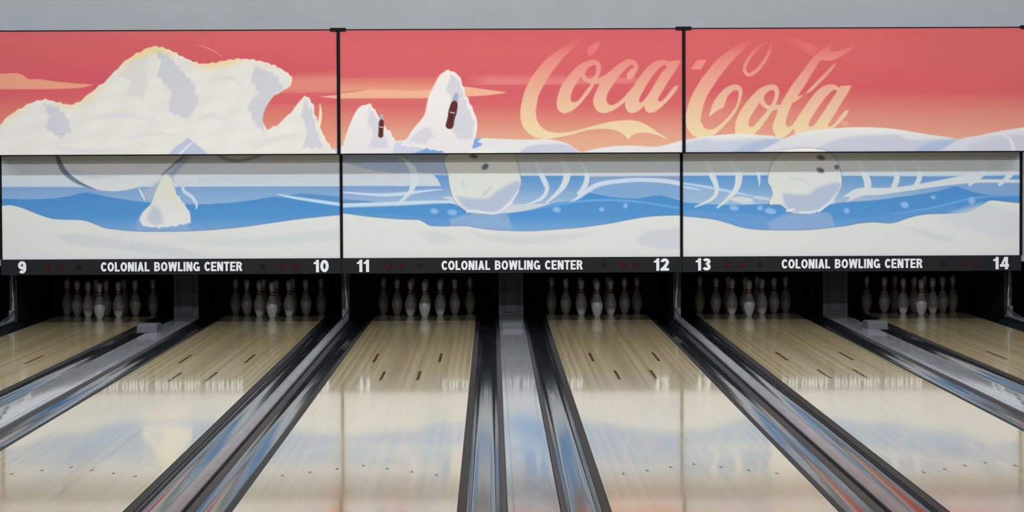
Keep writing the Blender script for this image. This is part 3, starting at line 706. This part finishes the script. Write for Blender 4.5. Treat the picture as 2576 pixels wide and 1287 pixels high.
    p.poly([(2270, 570), (2330, 580), (2396, 600), (2398, 612), (2340, 598)], (205, 211, 211), 8, 0.8)
    p.poly([(2360, 550), (2470, 512), (2560, 540), (2600, 600), (2480, 590)], (210, 214, 220), 14, 0.7)

# drawing units of the two picture planes (u grows right, v grows down)
PLANE_UP = ((1287.95, 259.084, -1.0765), (823.57, -1.0270, -259.501))
PLANE_LO = ((1287.29, 255.233, -1.0595), (816.42, -1.0963, -255.215))

def art_material(name):
    M = bpy.data.materials.new(name)
    M.use_nodes = True
    nt = M.node_tree
    b = nt.nodes['Principled BSDF']
    at = nt.nodes.new('ShaderNodeAttribute')
    at.attribute_name = 'paint'
    nt.links.new(at.outputs['Color'], b.inputs['Base Color'])
    b.inputs['Roughness'].default_value = 0.55
    b.inputs['Specular IOR Level'].default_value = 0.2
    return M
M_art = art_material('printed_picture')
M_edge = mat('panel_edge_grey', (0.05, 0.05, 0.055, 1), 0.5)

def picture(name, x0, x1, y, z0, z1, depth, plane, row, painter, step=0.0068):
    """a panel with thickness; its printed face is a fine grid carrying the paint as a colour attribute"""
    nx, nz = int(round((x1 - x0) / step)) + 1, int(round((z1 - z0) / step)) + 1
    xs, zs = np.linspace(x0, x1, nx), np.linspace(z1, z0, nz)
    Xg, Zg = np.meshgrid(xs, zs)
    (a, b_, c), (d, e, f) = plane
    p = Paint(a + b_ * Xg + c * Zg, d + e * Xg + f * Zg)
    painter(p)
    grain(p)
    lin = np.clip(s2l(p.C) / np.array(ART_K[row]), 0, 0.92)
    co = np.stack([Xg, np.full_like(Xg, y), Zg], -1).reshape(-1, 3)
    back = np.array([(x0, y + depth, z1), (x1, y + depth, z1), (x1, y + depth, z0), (x0, y + depth, z0)])
    nb = len(co)
    co = np.vstack([co, back])
    idx = np.arange(nx * nz).reshape(nz, nx)
    quads = np.stack([idx[:-1, :-1], idx[1:, :-1], idx[1:, 1:], idx[:-1, 1:]], -1).reshape(-1, 4)
    faces = [list(map(int, q)) for q in quads]
    nf = len(faces)
    B0, B1, B2, B3 = nb, nb + 1, nb + 2, nb + 3
    faces.append([B0, B1, B2, B3][::-1])
    faces.append(list(map(int, idx[0])) + [B1, B0])
    faces.append(list(map(int, idx[-1][::-1])) + [B3, B2])
    faces.append([B0, B3] + list(map(int, idx[::-1, 0])))
    faces.append([B2, B1] + list(map(int, idx[:, -1])))
    me = bpy.data.meshes.new(name)
    me.from_pydata(co.tolist(), [], faces)
    at = me.attributes.new('paint', 'FLOAT_COLOR', 'POINT')
    cols = np.ones((len(co), 4), np.float32)
    cols[:nb, :3] = lin.reshape(-1, 3)
    cols[nb:, :3] = 0.05
    at.data.foreach_set('color', cols.ravel())
    o = link(name, me, [M_art, M_edge])
    mi = np.zeros(len(faces), np.int32)
    mi[nf:] = 1
    me.polygons.foreach_set('material_index', mi)
    me.update()
    return o

G_UP, G_LO = 'red sky picture panels of the upper row', 'ice picture panels of the lower row'
ups = [(art_upper_left, 'red upper picture panel with a white and yellow snowy mountain ridge'),
       (art_upper_mid, 'red upper picture panel with two snow heaps and the lettering Coca'),
       (art_upper_right, 'red upper picture panel with the word Cola above snowy hills')]
los = [(art_lower_left, 'blue and white lower picture panel with a snow clump standing on the ice'),
       (art_lower_mid, 'blue and white lower picture panel with a snowball, above lanes 11 and 12'),
       (art_lower_right, 'blue and white lower picture panel with a snowball, above lanes 13 and 14')]
HALF = PAIR / 2
for k in range(3):
    c = PX[k]
    o = picture('picture_panel', c - HALF + 0.016, c + HALF - 0.016, UP_Y, UP_Z0, UP_Z1, 0.045, PLANE_UP, 'upper', ups[k][0])
    tag(o, ups[k][1], 'sign panel', G_UP)
    box('top_trim', c - HALF + 0.016, c + HALF - 0.016, UP_Y - 0.012, UP_Y + 0.05, UP_Z1, UP_Z1 + 0.009, M_post, o)
    box('bottom_trim', c - HALF + 0.016, c + HALF - 0.016, UP_Y - 0.008, UP_Y + 0.05, UP_Z0 - 0.013, UP_Z0, M_post, o)
    box('hanger_bracket', c - 1.2, c - 1.1, UP_Y + 0.045, 0.07, UP_Z0 + 0.5, UP_Z0 + 0.6, M_edge, o)
    box('hanger_bracket', c + 1.1, c + 1.2, UP_Y + 0.045, 0.07, UP_Z0 + 0.5, UP_Z0 + 0.6, M_edge, o)
    o = picture('picture_panel', c - HALF + 0.014, c + HALF - 0.014, 0.0, LO_Z0, LO_Z1, 0.07, PLANE_LO, 'lower', los[k][0])
    tag(o, los[k][1], 'sign panel', G_LO)

# ------------------------------------------------------------------ name boards
def arc(cx, cy, rx, ry, a0, a1, n=16):
    return [(cx + rx * math.cos(math.radians(a0 + (a1 - a0) * i / n)), cy + ry * math.sin(math.radians(a0 + (a1 - a0) * i / n))) for i in range(n + 1)]

def ribbon(pts, t, closed=False):
    """quads of a band of width t along pts"""
    P = [np.array(q, float) for q in pts]
    n = len(P)
    L, R = [], []
    for i in range(n):
        a_ = P[i - 1] if (i > 0 or closed) else None
        c_ = P[(i + 1) % n] if (i < n - 1 or closed) else None
        d1 = (P[i] - a_) / np.linalg.norm(P[i] - a_) if a_ is not None else None
        d2 = (c_ - P[i]) / np.linalg.norm(c_ - P[i]) if c_ is not None else None
        if d1 is None: d1 = d2
        if d2 is None: d2 = d1
        n1, n2 = np.array((-d1[1], d1[0])), np.array((-d2[1], d2[0]))
        mm = n1 + n2
        mm = mm / max(mm @ n1, 0.35)
        L.append(P[i] + mm * t / 2); R.append(P[i] - mm * t / 2)
    rng = range(n) if closed else range(n - 1)
    return [[R[i], R[(i + 1) % n], L[(i + 1) % n], L[i]] for i in rng]

def rect(x0, y0, x1, y1):
    return [[(x0, y0), (x1, y0), (x1, y1), (x0, y1)]]

def glyph(ch, W, t):
    h = t / 2
    if ch == 'C': return ribbon(arc(W * .54, .5, W * .54 - h, .5 - h, 36, 324, 24), t)
    if ch == 'O' or ch == '0': return ribbon(arc(W / 2, .5, W / 2 - h, .5 - h, 0, 345, 23), t, True)
    if ch == 'G': return ribbon(arc(W / 2, .5, W / 2 - h, .5 - h, 38, 318, 22), t) + rect(W - t, 0.02, W, .5) + rect(W * .55, .5 - t * .8, W, .5)
    if ch == 'L': return rect(0, 0, t, 1) + rect(0, 0, W, t * .9)
    if ch == 'I': return rect(0, 0, W, 1)
    if ch == 'E': return rect(0, 0, t, 1) + rect(0, 0, W, t * .9) + rect(0, 1 - t * .9, W, 1) + rect(0, .5 - t * .4, W * .92, .5 + t * .4)
    if ch == 'T': return rect(W / 2 - h, 0, W / 2 + h, 1) + rect(0, 1 - t * .9, W, 1)
    if ch == 'N': return rect(0, 0, t, 1) + rect(W - t, 0, W, 1) + [[(0, 1), (W - t * 1.2, 0), (W, 0), (t * 1.2, 1)]]
    if ch == 'A': return [[(0, 0), (t * 1.1, 0), (W / 2 + t * .5, 1), (W / 2 - t * .55, 1)], [(W - t * 1.1, 0), (W, 0), (W / 2 + t * .55, 1), (W / 2 - t * .5, 1)]] + rect(W * .22, .2, W * .78, .2 + t * .8)
    if ch == 'W':
        q = W / 4
        return [[(q - h, 0), (q + h, 0), (t, 1), (0, 1)], [(q - h, 0), (q + h, 0), (2 * q + h, 1), (2 * q - h, 1)], [(3 * q - h, 0), (3 * q + h, 0), (2 * q + h, 1), (2 * q - h, 1)], [(3 * q - h, 0), (3 * q + h, 0), (W, 1), (W - t, 1)]]
    if ch in 'BR':
        r1 = (1 - h - .53) / 2
        o_ = rect(0, 0, t, 1) + ribbon([(h, 1 - h)] + arc(W - h - r1 - .03, 1 - h - r1, r1, r1, 90, -90, 10) + [(h, .53)], t * .92)
        if ch == 'B':
            r2 = (.53 - h) / 2
            return o_ + ribbon([(h, .53)] + arc(W - h - r2, .53 - r2, r2, r2, 90, -90, 10) + [(h, h)], t * .92)
        return o_ + [[(W - t * 1.15, 0), (W + .02, 0), (W * .72, .55), (W * .38, .55)]]
    if ch == '1': return rect(W - t, 0, W, 1) + [[(0, .66), (W - t, .66), (W - t, .84), (0, .80)], [(W - t - .10, .80), (W - t, .80), (W - t, 1.0), (W - t * .8, 1.0)]]
    if ch == '2': return ribbon(arc(W / 2, 1 - .31, W / 2 - h, .31 - h, 178, -28, 14) + [(W * .56, .36), (W * .22, .12)], t) + rect(0, 0, W, t * .9)
    if ch == '3':
        return ribbon(arc(W / 2, .735, W / 2 - h - .01, .265 - h, 160, -80, 14), t * .95) + ribbon(arc(W / 2, .29, W / 2 - h, .29 - h, 80, -165, 14), t * .95) + rect(W * .36, .47, W * .62, .60)
    if ch == '4': return rect(W * .56, 0, W * .56 + t, 1) + rect(0, .20, W, .20 + t * .85) + [[(0, .20), (t * .9, .20), (W * .56 + t * .4, 1), (W * .5, 1)]]
    if ch == '9': return ribbon(arc(W / 2, .66, W / 2 - h, .34 - h, 0, 345, 20), t, True) + ribbon([(W - h, .66)] + arc(W / 2, .36, W / 2 - h, .36 - h, 0, -140, 12), t)
    return []

ADV = {'C': .90, 'O': 1.02, 'L': .76, 'N': .94, 'I': None, 'A': .98, 'B': .92, 'W': 1.36, 'G': 1.02, 'E': .82, 'T': .84, 'R': .94}
def plate_letters(name, quads, y, material, parent, thick=0.004):
    bm = bmesh.new()
    for n_, qd in enumerate(quads):
        yf = y - thick - 0.00012 * (n_ % 3) - 0.00004 * (n_ % 7)
        if sum(qd[i][0] * qd[(i + 1) % 4][1] - qd[(i + 1) % 4][0] * qd[i][1] for i in range(4)) < 0: qd = qd[::-1]
        f_ = [bm.verts.new((x, yf, z)) for x, z in qd]
        b__ = [bm.verts.new((x, y, z)) for x, z in qd]
        bm.faces.new(f_)
        for i in range(4):
            j = (i + 1) % 4
            bm.faces.new((f_[i], f_[j], b__[j], b__[i]))
    return from_bm(name, bm, material, parent)

def lettering(txt, x0, width, z0, height, y, material, parent):
    t, gap, space = 0.215, 0.085, 0.42
    fixed = sum(space if c_ == ' ' else (t + gap if c_ == 'I' else gap) for c_ in txt) - gap
    flex = sum(ADV[c_] for c_ in txt if c_ not in ' I')
    k_ = (width / height - fixed) / flex
    x, qs = 0.0, []
    for c_ in txt:
        if c_ == ' ':
            plate_letters('lettering', qs, y, material, parent)
            qs = []
            x += space; continue
        W_ = t if c_ == 'I' else ADV[c_] * k_
        qs += [[(x0 + (x + a_) * height, z0 + b__ * height) for a_, b__ in qd] for qd in glyph(c_, W_, t)]
        x += W_ + gap
    return plate_letters('lettering', qs, y, material, parent)

def lane_number(n, xc, z0, height, y, material, parent):
    ws = {'1': .44, '9': .66, '0': .68, '2': .68, '3': .68, '4': .74}
    tot = sum(ws[c_] for c_ in n) + .10 * (len(n) - 1)
    x = -tot / 2
    for c_ in n:
        qs = [[(xc + (x + a_) * height, z0 + b__ * height) for a_, b__ in qd] for qd in glyph(c_, ws[c_], .245)]
        plate_letters('digit', qs, y, material, parent)
        x += ws[c_] + .10

for k in range(3):
    c = PX[k]
    nb = box('name_board', c - HALF + 0.002, c + HALF - 0.002, -0.03, 0.075, NB_Z0, LO_Z0 - 0.001, M_board)
    a, b_ = 9 + 2 * k, 10 + 2 * k
    tag(nb, 'black name board with lettering COLONIAL BOWLING CENTER, ' + ('left one', 'middle one', 'right one')[k] + ', numbered %d and %d' % (a, b_), 'sign', 'black name boards above the pins')
    zc = 0.588
    lettering('COLONIAL BOWLING CENTER', c + 0.004 - 0.695, 1.39, zc - 0.045, 0.092, -0.0298, M_letter, nb)
    lane_number(str(a), c - 1.465, zc - 0.061, 0.122, -0.0298, M_letter, nb)
    lane_number(str(b_), c + 1.475, zc - 0.061, 0.122, -0.0298, M_letter, nb)
    for dx, mm, r in ((-1.215, M_led, .031), (-1.09, M_led, .031), (-0.905, M_leddim, .025), (0.905, M_leddim, .025), (1.095, M_led, .031), (1.222, M_led, .031)):
        bm = bmesh.new()
        bmesh.ops.create_cone(bm, cap_ends=True, segments=20, radius1=r, radius2=r * 0.85, depth=0.008, matrix=Matrix.Translation((c + dx, -0.0335, zc - 0.004)) @ Matrix.Rotation(math.pi / 2, 4, 'X'))
        from_bm('indicator_light', bm, mm, nb)

# ------------------------------------------------------------------ posts between the panels
post_names = ['at the left edge before panel 9', 'between the boards numbered 10 and 11', 'between the boards numbered 12 and 13', 'at the right edge after number 14']
for k, x in enumerate(BX):
    e = empty('divider_post', (x, 0, UP_Z0))
    tag(e, 'thin black upper post with a flat top cap, ' + post_names[k], 'post', 'black posts between the upper panels')
    z0 = -UP_Z0
    box('bar', -0.0155, 0.0155, UP_Y - 0.012, 0.07, UP_Z0 - 0.013 + z0, UP_Z1 + z0, M_post, e)
    box('top_cap', -0.078, 0.072, UP_Y - 0.03, UP_Y + 0.06, UP_Z1 - 0.012 + z0, UP_Z1 + 0.022 + z0, M_post, e, bev=0.004)
    o = box('divider_strip', -0.0135, 0.0135, -0.012, 0.07, 0, UP_Z0 - 0.014 - LO_Z0, M_post, loc=(x, 0, LO_Z0))
    tag(o, 'thin black lower strip standing on the boards, ' + post_names[k], 'post', 'black strips between the lower panels')

# ------------------------------------------------------------------ lanes with markers
def lane_proto():
    bm = bmesh.new()
    add_box(bm, -LANE_W / 2, LANE_W / 2, FOUL_Y, END_Y, -0.07, 0.0, 0.0)
    o = from_bm('bowling_lane', bm, [M_lane, M_laneside])
    for f in o.data.polygons:
        if abs(f.normal.z) < 0.5: f.material_index = 1
    for i in range(-3, 4):
        y = -12.05 - (0, 0.14, 0.29, 0.43)[abs(i)]
        bm = bmesh.new()
        v = [bm.verts.new(q) for q in ((-0.010, -0.045, 0), (0.010, -0.045, 0), (0, 0.05, 0), (-0.010, -0.045, 0.0006), (0.010, -0.045, 0.0006), (0, 0.05, 0.0006))]
        for f in ((0, 1, 2), (3, 4, 5), (0, 1, 4, 3), (1, 2, 5, 4), (2, 0, 3, 5)): bm.faces.new([v[j] for j in f])
        from_bm('lane_arrow', bm, M_arrow, o, (i * 0.134, y, -0.0001))
    for x, ya, yb in ((-0.267, -4.79, -3.86), (0.267, -4.79, -3.86), (-0.138, -6.55, -5.72), (0.138, -6.55, -5.72)):
        box('range_marker', x - 0.011, x + 0.011, ya, yb, -0.0001, 0.0006, M_mark, o)
    return o
lane0 = lane_proto()
for i, (num, x, p, side) in enumerate(LANES):
    o = lane0 if i == 0 else copy_tree(lane0)
    o.location = (x, 0, 0)
    tag(o, 'glossy maple bowling lane, %s, leading to pins under number %d' % (LANE_AT[num], num), 'bowling lane', 'bowling lanes')

# ------------------------------------------------------------------ gutters
def gutter_mesh(width, mirror):
    """lane side at x = 0: flat lip, channel, then a steep wall on the far side"""
    n, lip, wl = 14, 0.044, 0.032
    top = [(0, -0.003), (lip - 0.003, -0.006), (lip, -0.010)]
    for j in range(n + 1):
        t = j / n
        top.append((lip + 0.002 + (width - lip - wl - 0.002) * t, -0.018 - 0.038 * (1 - (2 * t - 1) ** 4) ** 0.8))
    top += [(width - wl * 0.35, -0.004), (width, 0.0)]
    prof = top + [(width, -0.10), (0, -0.10)]
    return [(width - x, z) for x, z in prof][::-1] if mirror else prof
G_W = 0.2345
gut0 = {}
for num, x, p, side in LANES:
    for sd_, nm in ((-1, 'left'), (1, 'right')):
        outer = (sd_ == side)       # beside the narrow division, else beside the ball return
        gw = 0.2185 if outer else G_W
        gx = x - LANE_W / 2 - gw if sd_ < 0 else x + LANE_W / 2
        key = (outer, sd_)
        if key not in gut0:
            gut0[key] = o = extrude_profile('gutter', gutter_mesh(gw, sd_ < 0), [FOUL_Y, -8, 0, 2.25], [M_gutter, M_lip, M_divside], smooth=True)
            for f in o.data.polygons:
                xx = gw - f.center.x if sd_ < 0 else f.center.x
                if f.center.z > -0.0105 and xx < 0.05: f.material_index = 1
                elif xx > gw - 0.033 and f.center.z > -0.04: f.material_index = 2
        else:
            o = gut0[key].copy()
            COL.objects.link(o)
        o.location = (gx, 0, 0)
        tag(o, 'dark slate gutter on the %s side of the %s' % (nm, LANE_AT[num]), 'gutter', 'gutters beside the lanes')

# ------------------------------------------------------------------ wide cappings over the ball return, with their sensor boxes
cw = 0.127
cap_prof = [(-cw, -0.09), (-cw, -0.004), (-cw + 0.006, 0.004), (-cw + 0.026, 0.005), (-cw + 0.028, 0.001), (-cw + 0.033, 0.001), (-cw + 0.036, 0.005), (-0.04, 0.0065), (0, 0.007)]
cap_prof = cap_prof + [(-x, z) for x, z in cap_prof[-2::-1]]
cap_lab = ['between lanes 9 and 10', 'in the middle, between lanes 11 and 12', 'between lanes 13 and 14']
cap0 = None
for k in range(3):
    if cap0 is None:
        cap0 = o = extrude_profile('ball_return_capping', cap_prof, [FOUL_Y, -6.4, -0.6, 1.23], M_cap)
    else:
        o = cap0.copy()
        COL.objects.link(o)
    o.location = (PX[k], 0, 0)
    tag(o, 'wide grey capping over the ball return ' + cap_lab[k], 'capping', 'wide ball return cappings')

def sensor(w_, d_, h_, x, y, label):
    e = empty('sensor_box', (x, y, 0.007))
    bm = bmesh.new()
    # rounded, back-sloping housing
    pr = [(-d_ / 2, 0), (-d_ / 2, h_ * 0.75), (-d_ * 0.36, h_), (d_ * 0.30, h_), (d_ / 2, h_ * 0.6), (d_ / 2, 0)]
    L_ = [bm.verts.new((-w_ / 2, yy, zz)) for yy, zz in pr]
    R_ = [bm.verts.new((w_ / 2, yy, zz)) for yy, zz in pr]
    for i in range(len(pr)):
        j = (i + 1) % len(pr)
        bm.faces.new((L_[i], L_[j], R_[j], R_[i]))
    bm.faces.new(L_); bm.faces.new(R_)
    bmesh.ops.bevel(bm, geom=list(bm.edges), offset=0.006, segments=2, affect='EDGES')
    from_bm('housing', bm, M_box, e)
    box('base_plate', -w_ / 2 - 0.008, w_ / 2 + 0.008, -d_ / 2 - 0.01, d_ / 2 + 0.01, -0.001, 0.006, M_box, e)
    tag(e, label, 'sensor box', 'sensor boxes on the cappings')
sensor(0.19, 0.42, 0.075, PX[0] - 0.112, -0.86, 'grey sensor box on the left edge of the capping between lanes 9 and 10')
sensor(0.20, 0.30, 0.055, 0.0, -0.60, 'grey sensor box on the middle capping between lanes 11 and 12')
sensor(0.19, 0.42, 0.070, PX[2] + 0.110, -0.86, 'grey sensor box on the right edge of the capping between lanes 13 and 14')

# ------------------------------------------------------------------ narrow divisions between the pairs
div_lab = ['left of lane 9', 'between lanes 10 and 11', 'between lanes 12 and 13', 'right of lane 14']
for k, x in enumerate(BX):
    e = empty('division_capping', (x, 0, -0.09))
    tag(e, 'narrow raised aluminium division capping ' + div_lab[k], 'capping', 'narrow division cappings')
    ww = 0.039
    box('core', -ww, ww, FOUL_Y, 0.62, 0.0, 0.115, M_divside, e)
    pr = [(-0.040, 0.112), (-0.040, 0.120), (-0.030, 0.132), (-0.012, 0.138), (0.012, 0.138), (0.030, 0.132), (0.040, 0.120), (0.040, 0.112)]
    extrude_profile('rail', pr, [FOUL_Y, -8, -2, 0.62], M_div, e, smooth=True)

# ------------------------------------------------------------------ kickbacks and steel posts in the pit
kick_lab = ['behind the left division', 'behind the division of lanes 10 and 11', 'behind the division of lanes 12 and 13', 'behind the right division']
for k, x in enumerate(BX):
    e = empty('kickback', (x, 0.63, -0.15))
    tag(e, 'dark narrow kickback wall beside the pins, ' + kick_lab[k], 'kickback', 'narrow kickback walls')
    box('side_plate', -0.022, 0.022, 0.07, 2.3, 0, 0.75, M_kick, e)
    box('front_plate', -0.038, 0.038, 0.02, 0.07, 0.09, 0.75, M_kick, e)
    s = empty('support_post', (x, 0.56, 0.045))
    tag(s, 'bent steel post ' + kick_lab[k].replace('behind', 'at the end of'), 'post', 'steel posts under the name boards')
    sgn = -1 if x < 0 else 1
    cu = bpy.data.curves.new('tube', 'CURVE')
    cu.dimensions = '3D'
    cu.bevel_depth = 0.011
    cu.bevel_resolution = 3
    cu.use_fill_caps = True
    spn = cu.splines.new('POLY')
    pts = [(-0.006 * -sgn, 0.03, 0.52), (0.0, 0.03, 0.42), (0.006 * -sgn, 0.02, 0.26), (0.022 * -sgn, 0.0, 0.12), (0.024 * -sgn, -0.03, 0.07), (0.012 * -sgn, -0.22, 0.03), (0.0, -0.7, 0.0065)]
    spn.points.add(len(pts) - 1)
    for q, pt in zip(spn.points, pts): q.co = (*pt, 1)
    spn.points[-1].radius = 0.3
    t = bpy.data.objects.new('tube', cu)
    COL.objects.link(t)
    dg = bpy.context.evaluated_depsgraph_get()
    me = bpy.data.meshes.new_from_object(t.evaluated_get(dg))
    bpy.data.objects.remove(t)
    me.materials.clear()
    link('tube', me, M_steel, s, smooth=True)
    box('foot_bracket', -0.03, 0.03, -0.02, 0.06, 0.0, 0.085, M_steel, s, bev=0.004)
    bm = bmesh.new()
    bmesh.ops.create_cone(bm, cap_ends=True, segments=14, radius1=0.014, radius2=0.010, depth=0.09, matrix=Matrix.Translation((0.018 * -sgn, -0.03, 0.13)))
    from_bm('bolt', bm, M_caprim, s)
for k, x in enumerate(PX):
    e = empty('return_kickback', (x, 1.24, -0.15))
    tag(e, 'wide dark kickback housing behind the capping ' + cap_lab[k], 'kickback', 'wide kickback housings')
    box('housing', -0.127, 0.127, 0.0, 1.6, 0.0, 0.75, M_kick, e)
    box('front_cover', -0.060, 0.060, -0.012, 0.0, 0.20, 0.60, M_kick2, e, bev=0.003)
    box('side_rail', -0.127, -0.095, -0.008, 0.0, 0.16, 0.74, M_kick2, e)
    box('side_rail', 0.095, 0.127, -0.008, 0.0, 0.16, 0.74, M_kick2, e)

# ------------------------------------------------------------------ pins
PIN = [(0, 0.0258), (0.019, 0.0359), (0.057, 0.0498), (0.086, 0.0559), (0.1143, 0.0605), (0.149, 0.0572), (0.184, 0.0470), (0.2127, 0.0354), (0.2388, 0.0258), (0.254, 0.0228),
       (0.2746, 0.0239), (0.295, 0.0266), (0.3175, 0.0305), (0.3429, 0.0324), (0.362, 0.0285), (0.374, 0.0190), (0.3795, 0.0100), (0.381, 0.0)]
def pin_radius(z):
    return float(np.interp(z, [a for a, _ in PIN], [b for _, b in PIN]))
def lathe(name, prof, material, parent, seg=28):
    bm = bmesh.new()
    rings = []
    for z, r in prof:
        if r < 1e-5:
            rings.append([bm.verts.new((0, 0, z))])
        else:
            rings.append([bm.verts.new((r * math.cos(2 * math.pi * i / seg), r * math.sin(2 * math.pi * i / seg), z)) for i in range(seg)])
    for a, b in zip(rings[:-1], rings[1:]):
        for i in range(seg):
            j = (i + 1) % seg
            if len(b) == 1: bm.faces.new((a[i], a[j], b[0]))
            else: bm.faces.new((a[i], a[j], b[j], b[i]))
    bm.faces.new(rings[0][::-1])
    if len(rings[-1]) > 1: bm.faces.new(rings[-1])
    return from_bm(name, bm, material, parent, smooth=True)
def fine(prof, k=3):
    P = np.array(prof)
    return [tuple(q) for q in spline(np.stack([P[:, 0], P[:, 1]], 1), False, k)]
pin0 = empty('bowling_pin')
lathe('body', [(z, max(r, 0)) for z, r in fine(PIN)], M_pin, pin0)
for za, zb in ((0.236, 0.250), (0.262, 0.276)):
    lathe('neck_stripe', [(z, pin_radius(z) + 0.0012) for z in np.linspace(za, zb, 5)], M_red, pin0)
spots = [(0, 0, 'front of the rack')]
for row, names in ((1, ('left of second row', 'right of second row')),
                   (2, ('left of third row', 'middle of third row', 'right of third row')),
                   (3, ('far left of back row', 'inner left of back row', 'inner right of back row', 'far right of back row'))):
    for i, nm in enumerate(names):
        spots.append(((i - row / 2) * 0.3048, row * 0.264, nm))
rs = np.random.RandomState(3)
first = True
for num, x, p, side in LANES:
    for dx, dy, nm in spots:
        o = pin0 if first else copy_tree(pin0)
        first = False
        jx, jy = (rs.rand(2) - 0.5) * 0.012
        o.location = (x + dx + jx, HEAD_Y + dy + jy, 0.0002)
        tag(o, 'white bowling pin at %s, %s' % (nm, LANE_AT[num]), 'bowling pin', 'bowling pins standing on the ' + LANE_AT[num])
